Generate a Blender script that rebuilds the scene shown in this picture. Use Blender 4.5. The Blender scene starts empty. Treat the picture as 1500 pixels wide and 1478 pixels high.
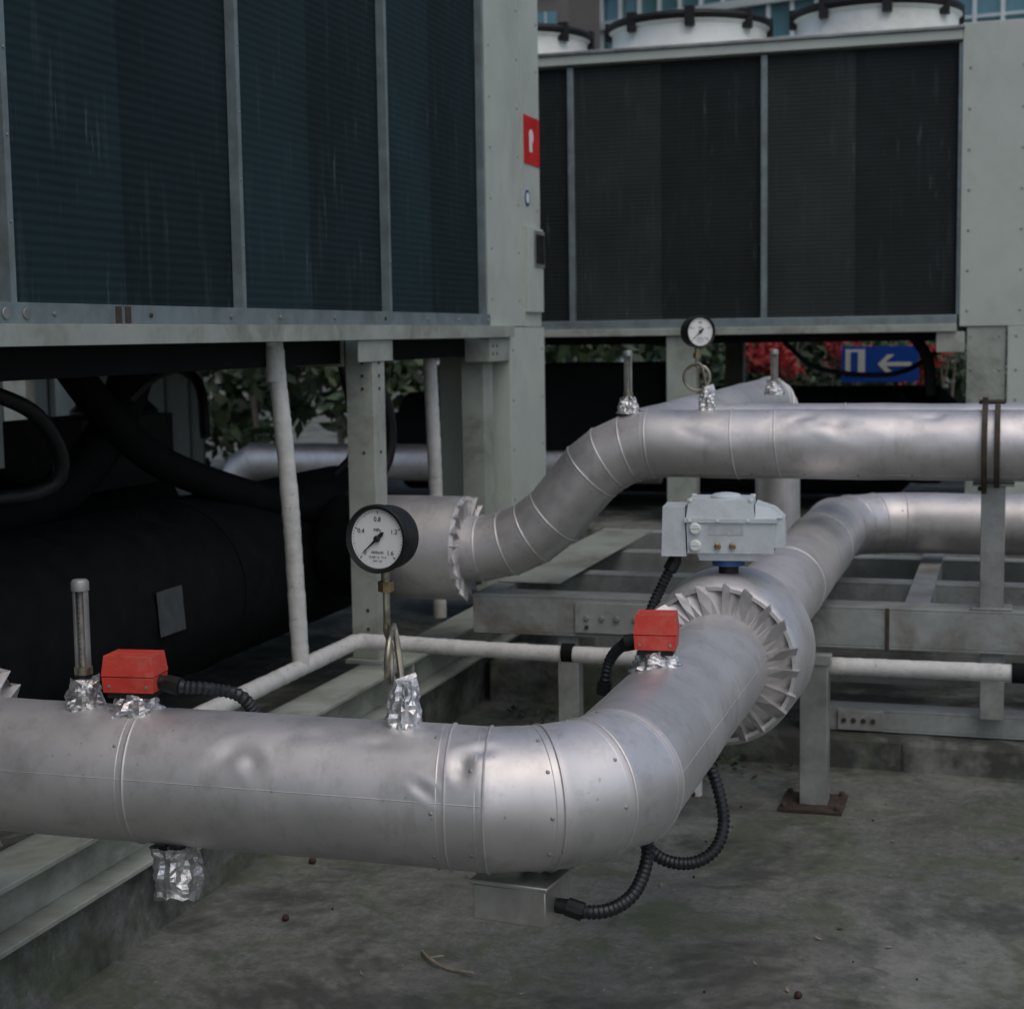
import bpy, math, random
from mathutils import Vector, Matrix, noise
random.seed(7)
V=Vector
scene=bpy.context.scene
H=1.36
# ---------------- materials ----------------
def nmat(name):
    m=bpy.data.materials.new(name); m.use_nodes=True
    nt=m.node_tree; b=nt.nodes['Principled BSDF']
    return m,nt,b
def N(nt,t,**k):
    n=nt.nodes.new(t)
    for a,v in k.items():
        if a in n.inputs.keys(): n.inputs[a].default_value=v
        else: setattr(n,a,v)
    return n
def coords(nt,scale=(1,1,1),kind='Object'):
    tc=N(nt,'ShaderNodeTexCoord'); mp=N(nt,'ShaderNodeMapping'); mp.inputs['Scale'].default_value=scale
    nt.links.new(tc.outputs[kind],mp.inputs['Vector']); return mp.outputs['Vector']
def noi(nt,vec,scale,detail=5,rough=.6,dist=0):
    n=N(nt,'ShaderNodeTexNoise'); n.inputs['Scale'].default_value=scale; n.inputs['Detail'].default_value=min(detail,5)
    n.inputs['Roughness'].default_value=rough; n.inputs['Distortion'].default_value=dist
    nt.links.new(vec,n.inputs['Vector']); return n.outputs['Fac']
def ramp(nt,fac,stops):
    r=N(nt,'ShaderNodeValToRGB'); e=r.color_ramp.elements
    while len(e)<len(stops): e.new(.5)
    for i,(p,c) in enumerate(stops):
        e[i].position=p; e[i].color=(c,c,c,1) if isinstance(c,(int,float)) else (*c,1)
    nt.links.new(fac,r.inputs['Fac']); return r.outputs['Color']
def mix(nt,fac,a,b,bt='MIX'):
    m=N(nt,'ShaderNodeMix',data_type='RGBA',blend_type=bt)
    for sock,val in ((m.inputs[0],fac),(m.inputs[6],a),(m.inputs[7],b)):
        if isinstance(val,(int,float)): sock.default_value=val
        elif isinstance(val,tuple): sock.default_value=(*val,1)
        else: nt.links.new(val,sock)
    return m.outputs[2]
def bump(nt,b,h,strength=.3,dist=.01,prev=None):
    n=N(nt,'ShaderNodeBump'); n.inputs['Strength'].default_value=strength; n.inputs['Distance'].default_value=dist
    nt.links.new(h,n.inputs['Height'])
    if prev: nt.links.new(prev,n.inputs['Normal'])
    nt.links.new(n.outputs['Normal'],b.inputs['Normal']); return n.outputs['Normal']
def simple(name,col,rough=.5,metal=0,var=.25,scale=12,dirt=None,dirtamt=.5,bmp=.1,stretch=(1,1,1),coat=0,spec=None):
    m,nt,b=nmat(name); v=coords(nt,stretch)
    n=noi(nt,v,scale,5,.65)
    dark=tuple(c*(1-var) for c in col); lite=tuple(min(1,c*(1+var)) for c in col)
    c=ramp(nt,n,[(.3,dark),(.7,lite)])
    if dirt:
        d=ramp(nt,noi(nt,v,scale*.35,5,.75,.4),[(.48,0.),(.72,dirtamt)])
        c=mix(nt,d,c,dirt)
    nt.links.new(c,b.inputs['Base Color'])
    r=ramp(nt,n,[(.3,max(0,rough-.1)),(.7,min(1,rough+.12))])
    nt.links.new(r,b.inputs['Roughness']); b.inputs['Metallic'].default_value=metal
    if bmp: bump(nt,b,noi(nt,v,scale*4,4),bmp,.004)
    if coat: b.inputs['Coat Weight'].default_value=coat
    if spec is not None: b.inputs['Specular IOR Level'].default_value=spec
    return m
def cladding(name='aluminium_cladding',k=1.0,rg=0.):
    m,nt,b=nmat(name); v=coords(nt)
    n1=noi(nt,v,3.2,5,.65,.3)
    S=lambda c:tuple(x*k for x in c)
    c=ramp(nt,n1,[(.25,S((.56,.555,.545))),(.5,S((.67,.65,.64))),(.75,S((.76,.735,.725)))])
    d=ramp(nt,noi(nt,v,13,5,.75),[(.50,0.),(.78,.6)])
    c=mix(nt,d,c,S((.38,.36,.335)))
    sp=ramp(nt,noi(nt,v,90,3,.6),[(.69,0.),(.76,.5)])
    c=mix(nt,sp,c,(.18,.15,.12))
    vs=coords(nt,(12,12,2.2)); st=ramp(nt,noi(nt,vs,2.5,4,.6),[(.60,0.),(.78,.4)])
    c=mix(nt,st,c,S((.34,.33,.31)))
    nt.links.new(c,b.inputs['Base Color']); b.inputs['Metallic'].default_value=.82
    r=ramp(nt,noi(nt,v,6,5,.7),[(.3,.43+rg),(.7,.58+rg)])
    nt.links.new(r,b.inputs['Roughness'])
    p=bump(nt,b,noi(nt,v,4.0,2,.4),.28,.03)
    bump(nt,b,noi(nt,v,60,4,.7),.07,.002,p)
    return m
M={}
M['clad']=cladding()
M['cladd']=cladding('dull_aluminium_sheet',.80,.04)
M['foil']=simple('crumpled_foil',(.70,.70,.70),.34,.9,.2,30,(.30,.28,.25),.6,bmp=.5)
M['galv']=simple('galvanised_steel',(.30,.31,.30),.5,.5,.3,9,(.12,.09,.06),.5)
M['cream']=simple('cream_painted_steel',(.47,.515,.455),.5,0,.06,4,(.27,.28,.225),.35,bmp=.04)
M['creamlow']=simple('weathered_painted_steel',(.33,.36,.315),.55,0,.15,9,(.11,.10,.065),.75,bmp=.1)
M['rail']=simple('weathered_rail',(.29,.31,.295),.55,.1,.2,11,(.12,.085,.06),.75,bmp=.12)
M['mull']=simple('mullion_metal',(.20,.25,.26),.45,.3,.2,14,(.12,.1,.08),.5)
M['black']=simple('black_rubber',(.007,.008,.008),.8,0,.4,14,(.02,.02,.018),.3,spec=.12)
M['blackm']=simple('black_metal',(.011,.012,.012),.5,.0,.4,20,(.03,.022,.016),.3,spec=.3)
M['hose']=simple('black_conduit',(.011,.013,.016),.42,0,.3,20,(.04,.04,.035),.3)
def tapemat():
    m,nt,b=nmat('white_lagging_tape'); v=coords(nt)
    c=ramp(nt,noi(nt,v,14,5,.65),[(.3,(.50,.50,.47)),(.7,(.66,.66,.63))])
    c=mix(nt,ramp(nt,noi(nt,v,6,5,.75,.4),[(.50,0.),(.72,.6)]),c,(.27,.26,.22))
    c=mix(nt,ramp(nt,noi(nt,v,45,4,.7),[(.60,0.),(.70,.5)]),c,(.22,.21,.18))
    nt.links.new(c,b.inputs['Base Color']); b.inputs['Roughness'].default_value=.75
    bump(nt,b,noi(nt,v,60,4),.5,.004); return m
M['tape']=tapemat()
M['red']=simple('faded_red_plastic',(.60,.050,.032),.45,0,.12,22,(.55,.24,.17),.6)
M['sticker']=simple('red_sticker',(.60,.02,.02),.4,0,.1,8)
M['whitep']=simple('white_paint',(.66,.69,.66),.5,0,.08,6,(.34,.34,.29),.5)
M['white']=simple('dial_white',(.80,.80,.77),.4,0,.03,6,bmp=0)
M['ink']=simple('dial_black',(.012,.012,.012),.5,0,.1,6,bmp=0)
M['act']=simple('actuator_grey_paint',(.54,.595,.615),.40,0,.07,18,(.27,.265,.25),.45,bmp=.12)
M['blue']=simple('blue_plastic',(.02,.07,.20),.4,0,.1,8)
M['brass']=simple('brass',(.33,.25,.13),.4,.9,.3,40,(.1,.07,.04),.6)
M['bronze']=simple('dull_brass',(.34,.31,.24),.38,.85,.3,40)
M['rust']=simple('rusty_steel',(.060,.042,.032),.8,.1,.5,30,(.03,.025,.02),.7,bmp=.4)
M['glass']=simple('tube_glass',(.35,.33,.30),.15,.0,.5,40,(.12,.05,.03),.6)
M['twig']=simple('twig_bark',(.26,.22,.17),.8,0,.3,30)
M['seed']=simple('seed_pod',(.05,.02,.015),.8,0,.3,60)
M['signblue']=simple('sign_blue',(.01,.08,.42),.4,0,.1,4)
M['label']=simple('paper_label',(.060,.066,.066),.6,0,.3,30)
M['plate']=simple('engraved_plate',(.42,.46,.47),.5,0,.15,60)
M['boxm']=simple('brushed_box_metal',(.48,.47,.44),.38,.85,.2,10,(.24,.21,.17),.6)
def coilmat(name,c0,c1):
    m,nt,b=nmat(name); v=coords(nt)
    w=N(nt,'ShaderNodeTexWave',wave_type='BANDS',bands_direction='Z'); w.inputs['Scale'].default_value=14.5
    w.inputs['Distortion'].default_value=.3; nt.links.new(v,w.inputs['Vector'])
    c=mix(nt,ramp(nt,w.outputs['Fac'],[(0,.0),(1,.6)]),c0,c1)
    c=mix(nt,ramp(nt,noi(nt,v,2.2,4),[(.3,0.),(.8,.5)]),c,tuple(x*1.6 for x in c1))
    sv=coords(nt,(9,9,.8) )
    st=ramp(nt,noi(nt,sv,3,5,.7),[(.56,0.),(.80,.5)])
    c=mix(nt,st,c,(.06,.085,.09))
    sv2=coords(nt,(11,11,1.1))
    st2=ramp(nt,noi(nt,sv2,3.2,5,.72),[(.60,0.),(.74,.7)])
    msk=ramp(nt,noi(nt,v,1.6,3,.6),[(.42,0.),(.60,1.)])
    st3=mix(nt,1.0,st2,msk,'MULTIPLY')
    c=mix(nt,st3,c,(.13,.165,.17))
    nt.links.new(c,b.inputs['Base Color']); b.inputs['Roughness'].default_value=.7; b.inputs['Specular IOR Level'].default_value=.2
    bump(nt,b,w.outputs['Fac'],.25,.003)
    return m
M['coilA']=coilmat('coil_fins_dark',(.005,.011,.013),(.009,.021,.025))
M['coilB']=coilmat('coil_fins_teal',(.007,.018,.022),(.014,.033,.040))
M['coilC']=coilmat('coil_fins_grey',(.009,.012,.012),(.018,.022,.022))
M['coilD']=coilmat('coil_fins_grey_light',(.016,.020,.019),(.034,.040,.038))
def concrete(name,moss=True,base=(.150,.157,.138),light=(.225,.23,.205),dark=(.095,.10,.086),stain=.75,sh=0.):
    m,nt,b=nmat(name); v=coords(nt)
    a=noi(nt,v,1.3,5,.68,.5)
    c=ramp(nt,a,[(.28,dark),(.48,base),(.72,light)])
    f=ramp(nt,noi(nt,v,24,5,.78),[(.3,.62),(.7,1.28)])
    c=mix(nt,1.0,c,f,'MULTIPLY')
    s0=noi(nt,v,80,3,.7)
    c=mix(nt,ramp(nt,s0,[(.59,0.),(.69,.65)]),c,(.05,.05,.042))
    c=mix(nt,ramp(nt,s0,[(.29,.6),(.39,0.)]),c,(.36,.36,.32))
    if moss:
        mm=ramp(nt,noi(nt,v,2.3,5,.78,.6),[(.50-sh,0.),(.60-sh,.6)])
        c=mix(nt,mm,c,(.070,.090,.038))
        ms=ramp(nt,noi(nt,v,1.25,5,.78,.3),[(.50-sh,0.),(.60-sh,stain)])
        c=mix(nt,ms,c,(.040,.043,.036))
        lp=ramp(nt,noi(nt,v,1.7,5,.72,.2),[(.32,.6),(.42,0.)])
        c=mix(nt,lp,c,(.26,.26,.235))
        # wet/dirty spots
        dk=ramp(nt,noi(nt,v,9,5,.7,.5),[(.62,0.),(.70,.5)])
        c=mix(nt,dk,c,(.045,.045,.038))
    nt.links.new(c,b.inputs['Base Color'])
    r=ramp(nt,a,[(.3,.62),(.6,.92)]); nt.links.new(r,b.inputs['Roughness'])
    p=bump(nt,b,noi(nt,v,50,5,.75),.6,.006)
    return m
M['ground']=concrete('mossy_concrete')
M['kerb']=concrete('stained_concrete',True,(.17,.175,.16),(.24,.245,.22),(.07,.07,.06),.9,.03)
def leafmat(name,c0,c1):
    m,nt,b=nmat(name); g=N(nt,'ShaderNodeNewGeometry')
    c=ramp(nt,g.outputs['Random Per Island'],[(0.,c0),(1.,c1)])
    nt.links.new(c,b.inputs['Base Color']); b.inputs['Roughness'].default_value=.6; return m
M['leaf']=leafmat('hedge_leaf',(.015,.032,.014),(.06,.10,.038))
M['leafr']=leafmat('red_leaf',(.18,.010,.010),(.46,.025,.02))
def glassb():
    m,nt,b=nmat('curtain_glass'); v=coords(nt)
    c=ramp(nt,noi(nt,v,.15,4),[(.3,(.08,.19,.22)),(.7,(.17,.32,.36))])
    nt.links.new(c,b.inputs['Base Color']); b.inputs['Roughness'].default_value=.15; b.inputs['Metallic'].default_value=.2; return m
M['bglass']=glassb()
M['bframe']=simple('facade_frame',(.55,.62,.63),.5,0,.1,1)
M['bbrick']=simple('facade_brown',(.13,.12,.11),.7,0,.15,1)
M['fence']=simple('grey_fence',(.13,.145,.13),.6,.1,.2,3,(.07,.07,.05),.5)
# ---------------- mesh builder ----------------
def frame(n):
    n=n.normalized(); a=V((0,0,1)) if abs(n.z)<.9 else V((1,0,0))
    x=a.cross(n).normalized(); return x,n.cross(x)
class MB:
    def __init__(s,mats): s.v=[];s.f=[];s.m=[];s.mats=mats;s.M=Matrix()
    def add(s,vs,fs,mi=0):
        o=len(s.v); s.v+=[s.M@V(p) for p in vs]; s.f+=[tuple(o+i for i in f) for f in fs]
        k=s.mats.index(mi) if isinstance(mi,str) else mi
        s.m+=[k]*len(fs)
    def box(s,a,b,mi=0):
        x0,y0,z0=[min(a[i],b[i]) for i in range(3)]; x1,y1,z1=[max(a[i],b[i]) for i in range(3)]
        s.add([(x0,y0,z0),(x1,y0,z0),(x1,y1,z0),(x0,y1,z0),(x0,y0,z1),(x1,y0,z1),(x1,y1,z1),(x0,y1,z1)],
              [(0,3,2,1),(4,5,6,7),(0,1,5,4),(1,2,6,5),(2,3,7,6),(3,0,4,7)],mi)
    def rev(s,c,axis,prof,n=24,mi=0,cap0=True,cap1=True):
        c=V(c);axis=V(axis).normalized(); x,y=frame(axis); vs=[];fs=[]
        for t,r in prof:
            for i in range(n):
                a=2*math.pi*i/n; vs.append(c+axis*t+(x*math.cos(a)+y*math.sin(a))*r)
        for k in range(len(prof)-1):
            for i in range(n):
                j=(i+1)%n; fs.append((k*n+i,k*n+j,(k+1)*n+j,(k+1)*n+i))
        if cap0: fs.append(tuple(range(n-1,-1,-1)))
        if cap1: fs.append(tuple((len(prof)-1)*n+i for i in range(n)))
        s.add(vs,fs,mi)
    def cyl(s,p0,p1,r0,r1=None,n=20,mi=0):
        p0=V(p0);p1=V(p1); s.rev(p0,p1-p0,[(0,r0),((p1-p0).length,r0 if r1 is None else r1)],n,mi)
    def tube(s,pts,r,n=12,mi=0,closed=False):
        pts=[V(p) for p in pts]; L=len(pts); vs=[];fs=[]
        t0=(pts[1]-pts[0]).normalized(); x,y=frame(t0); prev=t0
        for i,p in enumerate(pts):
            if closed: t=(pts[(i+1)%L]-pts[i-1]).normalized()
            else: t=((pts[min(i+1,L-1)]-pts[max(i-1,0)])).normalized()
            q=prev.rotation_difference(t); x=q@x; y=q@y; prev=t
            rr=r[i] if isinstance(r,(list,tuple)) else r
            for k in range(n):
                a=2*math.pi*k/n; vs.append(p+(x*math.cos(a)+y*math.sin(a))*rr)
        m=L if closed else L-1
        for i in range(m):
            i2=(i+1)%L
            for k in range(n):
                j=(k+1)%n; fs.append((i*n+k,i*n+j,i2*n+j,i2*n+k))
        if not closed: fs.append(tuple(range(n-1,-1,-1))); fs.append(tuple((L-1)*n+k for k in range(n)))
        s.add(vs,fs,mi)
    def dome(s,c,axis,r,h,n=8,mi=0):
        s.rev(c,axis,[(0,r),(h*.6,r*.8),(h,r*.3)],n,mi)
    def out(s,name,parent=None,smooth=35,bevel=0):
        me=bpy.data.meshes.new(name); me.from_pydata([tuple(p) for p in s.v],[],s.f)
        for k in s.mats: me.materials.append(M[k])
        me.polygons.foreach_set('material_index',s.m); me.update()
        if smooth:
            me.shade_smooth(); me.set_sharp_from_angle(angle=math.radians(smooth))
        ob=bpy.data.objects.new(name,me); scene.collection.objects.link(ob)
        if parent: ob.parent=parent
        if bevel:
            md=ob.modifiers.new('bevel','BEVEL'); md.width=bevel; md.segments=2; md.limit_method='ANGLE'; md.angle_limit=math.radians(50)
        return ob
def group(name):
    e=bpy.data.objects.new(name,None); scene.collection.objects.link(e); e.empty_display_size=.1; return e
def catmull(P,step=.01):
    P=[V(p) for p in P]; Q=[P[0]*2-P[1]]+P+[P[-1]*2-P[-2]]; out=[]
    for i in range(1,len(Q)-2):
        a,b,c,d=Q[i-1:i+3]; n=max(2,int((c-b).length/step))
        for k in range(n):
            t=k/n; out.append(.5*((2*b)+(c-a)*t+(2*a-5*b+4*c-d)*t*t+(3*b-a-3*c+d)*t**3))
    out.append(P[-1]); return out
def conduit(name,P,r=.011,parent=None,pitch=.0045):
    pts=catmull(P,pitch); rs=[r if i%2 else r*.80 for i in range(len(pts))]
    m=MB(['hose','blackm']); m.tube(pts,rs,12); 
    for a,b in ((pts[0],pts[3]),(pts[-1],pts[-4])):
        d=(b-a).normalized(); m.cyl(a-d*.004,a+d*.022,r*1.25,n=10,mi=1)
    return m.out(name,parent,30)
# ---------------- cladded pipe ----------------
def elbow(C,d1,d2,R,k):
    C=V(C);d1=V(d1).normalized();d2=V(d2).normalized(); th=d1.angle(d2); t=R*math.tan(th/2)
    S=C-d1*t; n=(d2-d1*math.cos(th))/math.sin(th); O=S+n*R; out=[]
    for j in range(k):
        a=(j+.5)*th/k; out.append(O+(R/math.cos(th/(2*k)))*(-n*math.cos(a)+d1*math.sin(a)))
    return out
def clad(name,pts,r,parent,seams_at=(),dents=(),amp=.0022,seg=84,step=.02,bend_seams=True,rivets=True,lap=None,lapriv=False,mat='clad'):
    rnd=random.Random(len(name)+len(pts)+int(r*1000))
    pts=[V(p) for p in pts]; n=len(pts); dirs=[(pts[i+1]-pts[i]).normalized() for i in range(n-1)]
    x,y=frame(dirs[0]); frames=[(x,y)]
    for i in range(1,n-1):
        q=dirs[i-1].rotation_difference(dirs[i]); x=q@x;y=q@y; frames.append((x,y))
    def ring(i,si):
        x,y=frames[si]; d=dirs[si]
        nb=dirs[0] if i==0 else dirs[-1] if i==n-1 else (dirs[i-1]+dirs[i]).normalized()
        o=[]
        for k in range(seg):
            a=2*math.pi*k/seg; off=(x*math.cos(a)+y*math.sin(a))*r
            o.append((pts[i]+off-d*(off.dot(nb)/d.dot(nb)),off.normalized()))
        return o
    def disp(p,o):
        e=noise.noise(p*5.1)*amp+noise.noise(p*17)*amp*.3
        for c,rad,dep,dr in dents:
            q=p-V(c); 
            if q.length>rad*3: continue
            dr=V(dr).normalized(); al=abs(q.dot(dr))/(rad*2.0); pe=(q-dr*q.dot(dr)).length/(rad*.62)
            if al>1: continue
            w=(1-al)**1.0
            e-=dep*w*(max(0,1-pe)**1.3*(.7+1.0*noise.noise(p*26)) - .16*max(0,1-abs(pe-1.35)/.5))
        return p+o*e
    m=MB([mat,'galv']); rows=[]
    def lerp(A,B,t): return [disp(a[0].lerp(b[0],t),a[1]) for a,b in zip(A,B)]
    for s in range(n-1):
        A=ring(s,s);B=ring(s+1,s); L=(pts[s+1]-pts[s]).length; k=max(1,int(L/step))
        for j in range(k+1):
            if j==0 and s>0: continue
            rows.append(lerp(A,B,j/k))
        marks=[t for (q,t) in seams_at if q==s]+([1.0] if bend_seams and s<n-2 else [])
        for t in marks:
            R_=lerp(A,B,t); out=[p+a[1]*.0004 for p,a in zip(R_,A)]
            m.tube(out,.0024,6,0,closed=True)
            d=dirs[s]; m.tube([p-d*.013+a[1]*-.0009 for p,a in zip(R_,A)],.0015,5,0,closed=True)
            if rivets:
                for kk in range(0,seg,max(1,seg//10)):
                    if rnd.random()<.6: continue
                    q=(kk+rnd.randint(0,3))%seg
                    p=R_[q]+d*(-.02); m.dome(p,A[q][1],.0034,.0020,8,1)
        if lap is not None and L>.3:
            kk=int(lap*seg)%seg; line=[disp(A[kk][0].lerp(B[kk][0],t/60),A[kk][1])-A[kk][1]*.0003 for t in range(61)]
            m.tube(line,.0010,6)
            if lapriv:
              for t in range(1,int(L/.16)):
                p=disp(A[kk][0].lerp(B[kk][0],t*.16/L),A[kk][1]); m.dome(p,A[kk][1],.0045,.0035,8,1)
    vs=[p for R_ in rows for p in R_]; fs=[]
    for i in range(len(rows)-1):
        for k in range(seg):
            j=(k+1)%seg; fs.append((i*seg+k,i*seg+j,(i+1)*seg+j,(i+1)*seg+k))
    m.add(vs,fs,0)
    return m.out(name,parent,50)
def pleat(name,c,axis,r0,r1,parent,n=20,back=.01,seed=1):
    """fan-folded sheet closing a drum: axis points outward"""
    rnd=random.Random(seed); c=V(c);axis=V(axis).normalized();x,y=frame(axis); m=MB(['cladd']); vs=[];fs=[]
    A=[]
    for i in range(n):
        a=2*math.pi*(i+rnd.uniform(-.14,.14))/n; w=2*math.pi/n; h=rnd.uniform(.012,.022)
        A.append((a,h,h*.5,rnd.uniform(.002,.012)))                 # sharp fold tip
        A.append((a+w*.13,-.012,-.009,-.010))                       # steep fall behind the fold
        A.append((a+w*rnd.uniform(.45,.6),-.003,.0,-.001))          # shallow facet
    P=lambda a,r,t:c+axis*t+(x*math.cos(a)+y*math.sin(a))*r
    K=len(A)
    for a,t,tm,dr in A:
        vs+=[P(a,r0-.004,.002),P(a,r0+(r1-r0)*.55,tm),P(a,r1+dr,t-.004),P(a,r1+.008,-back-.002)]
    for i in range(K):
        j=(i+1)%K
        for k in range(3): fs.append((i*4+k,j*4+k,j*4+k+1,i*4+k+1))
    m.add(vs,fs); return m.out(name,parent,0)
def foil(name,p,h,r0,r1,parent,axis=(0,0,1),seed=3):
    m=MB(['foil']); c=V(p);ax=V(axis).normalized();x,y=frame(ax);n=30;k=13;vs=[];fs=[];rnd=random.Random(seed)
    for j in range(k):
        t=j/(k-1)
        for i in range(n):
            a=2*math.pi*i/n; r=r0+(r1-r0)*t**.8
            q=V((math.cos(a)*2.2,math.sin(a)*2.2,t*2.5+seed)); r*=1+.38*noise.noise(q)+.30*abs(noise.noise(q*2.3))+rnd.uniform(-.05,.05)
            vs.append(c+ax*(h*t+rnd.uniform(-.1,.1)*h/k+(h*.09*math.sin(a*2+seed)+h*.05*rnd.uniform(-1,1) if j==k-1 else 0))+(x*math.cos(a)+y*math.sin(a))*r)
    for j in range(k-1):
        for i in range(n):
            q=(i+1)%n; a,b,cc,d=j*n+i,j*n+q,(j+1)*n+q,(j+1)*n+i
            fs+= [(a,b,cc),(a,cc,d)] if rnd.random()<.5 else [(a,b,d),(b,cc,d)]
    fs.append(tuple((k-1)*n+i for i in range(n)))
    m.add(vs,fs); return m.out(name,parent,0)
AX,AY,AZ=-.585,2.27,.656
R=.11
# ---------- pipe A ----------
gA=group('insulated_pipe')
e1=elbow((AX,AY,AZ),(1,0,0),(0,1,0),.20,4)
e2=elbow((AX,6.0,AZ),(0,1,0),(1,0,0),.28,4)
x1=e1[0].x; L0=x1+3.0
pa=[V((-3.0,AY,AZ))]+e1+[V((AX,3.34,AZ))]
clad('pipe_jacket_near',pa,R,gA,seams_at=[(0,(3.0-1.335)/L0),(0,(3.0-.805)/L0)],seg=132,step=.008,amp=.0015,
  dents=[((-1.14,AY-.085,AZ+.072),.036,.006,(1,0,.9)),((-1.10,AY-.092,AZ+.058),.030,.006,(.8,0,-1)),((-1.02,AY-.055,AZ+.096),.035,.004,(1,.2,0)),
         ((-.765,AY-.080,AZ+.074),.030,.011,(-.25,0,1)),((-.74,AY-.060,AZ+.092),.026,.007,(1,0,.6)),((-.815,AY-.103,AZ+.038),.018,.008,(1,0,-.6)),((-.90,AY-.06,AZ+.095),.028,.003,(1,0,0)),
         ((AX+.05,2.75,AZ+.095),.045,.004,(0,1,0)),((AX-.02,2.98,AZ+.11),.04,.004,(.3,1,0))],lap=.475)
clad('pipe_jacket_far',[V((AX,3.72,AZ))]+e2+[V((3.4,6.0,AZ))],R,gA,seams_at=[(0,.35),(0,.75),(4,.08),(4,.3)],step=.03,seg=60)
m=MB(['clad','galv','black'])
m.rev((AX,3.335,AZ),(0,1,0),[(0,.160),(.0,.168),(.012,.178),(.215,.184),(.235,.180),(.250,.166),(.256,.150)],72,0,False,False)
m.tube([V((AX+.180*math.cos(a),3.555,AZ+.180*math.sin(a))) for a in [2*math.pi*i/60 for i in range(60)]],.0035,6,0,True)
m.rev((AX,3.585,AZ),(0,1,0),[(0,.152),(.01,.168),(.034,.168),(.040,.150)],60,2)
m.rev((AX,3.626,AZ),(0,1,0),[(0,.10),(.0,.158),(.035,.154),(.075,.132),(.12,.112),(.13,.108)],60,0,False,False)
m.rev((-1.68,AY,AZ),(-1,0,0),[(0,.168),(.01,.176),(.26,.18),(.27,.17),(.3,.11)],60,0,False,False)
m.out('valve_drum_jackets',gA,40)
pleat('pleated_end',(AX,3.335,AZ),(0,-1,0),R,.168,gA,21,seed=4)
pleat('pleated_end_left',(-1.68,AY,AZ),(1,0,0),R,.170,gA,21,seed=8)
foil('foil_wrap_bottom',(-1.275,AY-.02,AZ-.105),.085,.034,.036,gA,(0,0,-1),5)
# ---------- pipe B ----------
BY,BZ=4.98,1.012
gB=group('insulated_pipe')
d1=V((1,0,0)); lo=V((-1.50,BY,.662)); hi=V((-1.20,BY,BZ)); dd=(hi-lo).normalized()
pb=[V((-1.72,BY,.662))]+elbow(lo,d1,dd,.42,4)+elbow(hi,dd,d1,.34,4)+[V((3.4,BY,BZ))]
clad('pipe_jacket',pb,R*.97,gB,seams_at=[(8,.06),(8,.09),(8,.38),(8,.6)],lap=.66,lapriv=True,amp=.003,step=.015,seg=84,
     dents=[((-.62,BY-.07,BZ+.08),.07,.012,(1,0,.3)),((-.50,BY-.08,BZ+.07),.06,.010,(1,0,-.5)),((-.25,BY-.06,BZ+.08),.07,.010,(1,0,.2)),((.1,BY-.07,BZ+.07),.07,.012,(1,0,.1)),((.3,BY-.09,BZ+.03),.06,.010,(1,0,-.3)),((-.9,BY-.09,BZ+.03),.05,.007,(1,0,-.3))])
m=MB(['clad','black','rust'])
m.rev((-1.70,BY,.662),(-1,0,0),[(0,.16),(.01,.172),(.30,.172),(.31,.15)],60,0,False,True)
m.rev((-2.02,BY,.662),(-1,0,0),[(0,.165),(.02,.172),(.14,.172),(.16,.16)],50,1)
m.out('valve_drum_jacket',gB,40)
pleat('pleated_end',(-1.70,BY,.662),(1,0,0),R,.164,gB,21,seed=11)
m=MB(['rust']); X0=-.045
m.rev((X0-.03,BY,BZ),(1,0,0),[(0,.110),(0,.128),(.016,.128),(.016,.110)],48,0,False,False)
m.rev((X0+.006,BY,BZ),(1,0,0),[(0,.110),(0,.126),(.016,.126),(.016,.110)],48,0,False,False)
for a in (90,270):
    a=math.radians(a); c=V((X0,BY+.130*math.cos(a),BZ+.130*math.sin(a))); m.cyl(c-V((.04,0,0)),c+V((.035,0,0)),.007,n=8)
    m.box(c-V((.03,.014,.014)),c-V((.014,-.014,-.014)))
m.out('clamp_ring',gB,40,.001)
# ---------- pipe C (short, behind) ----------
gC=group('insulated_pipe')
c1=V((-1.13,4.99,1.03)); c2=V((-.87,6.35,1.10)); c3=V((-.87,6.35,.3)); dc=(c2-c1).normalized()
clad('pipe_jacket',[c1]+elbow(c2,dc,V((0,0,-1)),.12,5)+[c3],.088,gC,seams_at=[(0,.4)],step=.04,seg=48,rivets=False)
gC2=group('insulated_pipe')
clad('pipe_jacket',[V((-.95,5.38,1.035)),V((3.4,5.38,1.035))],.085,gC2,seams_at=[(0,.1),(0,.3)],step=.05,seg=48,rivets=False)
gD=group('insulated_pipe')
clad('pipe_jacket',[V((-4.6,9.0,.3)) ]+elbow((-4.6,9.0,.61),(0,0,1),(1,0,0),.2,3)+[V((-1.9,9.0,.61))],.11,gD,seams_at=[(3,.3),(3,.7)],step=.05,seg=48,rivets=False)
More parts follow.
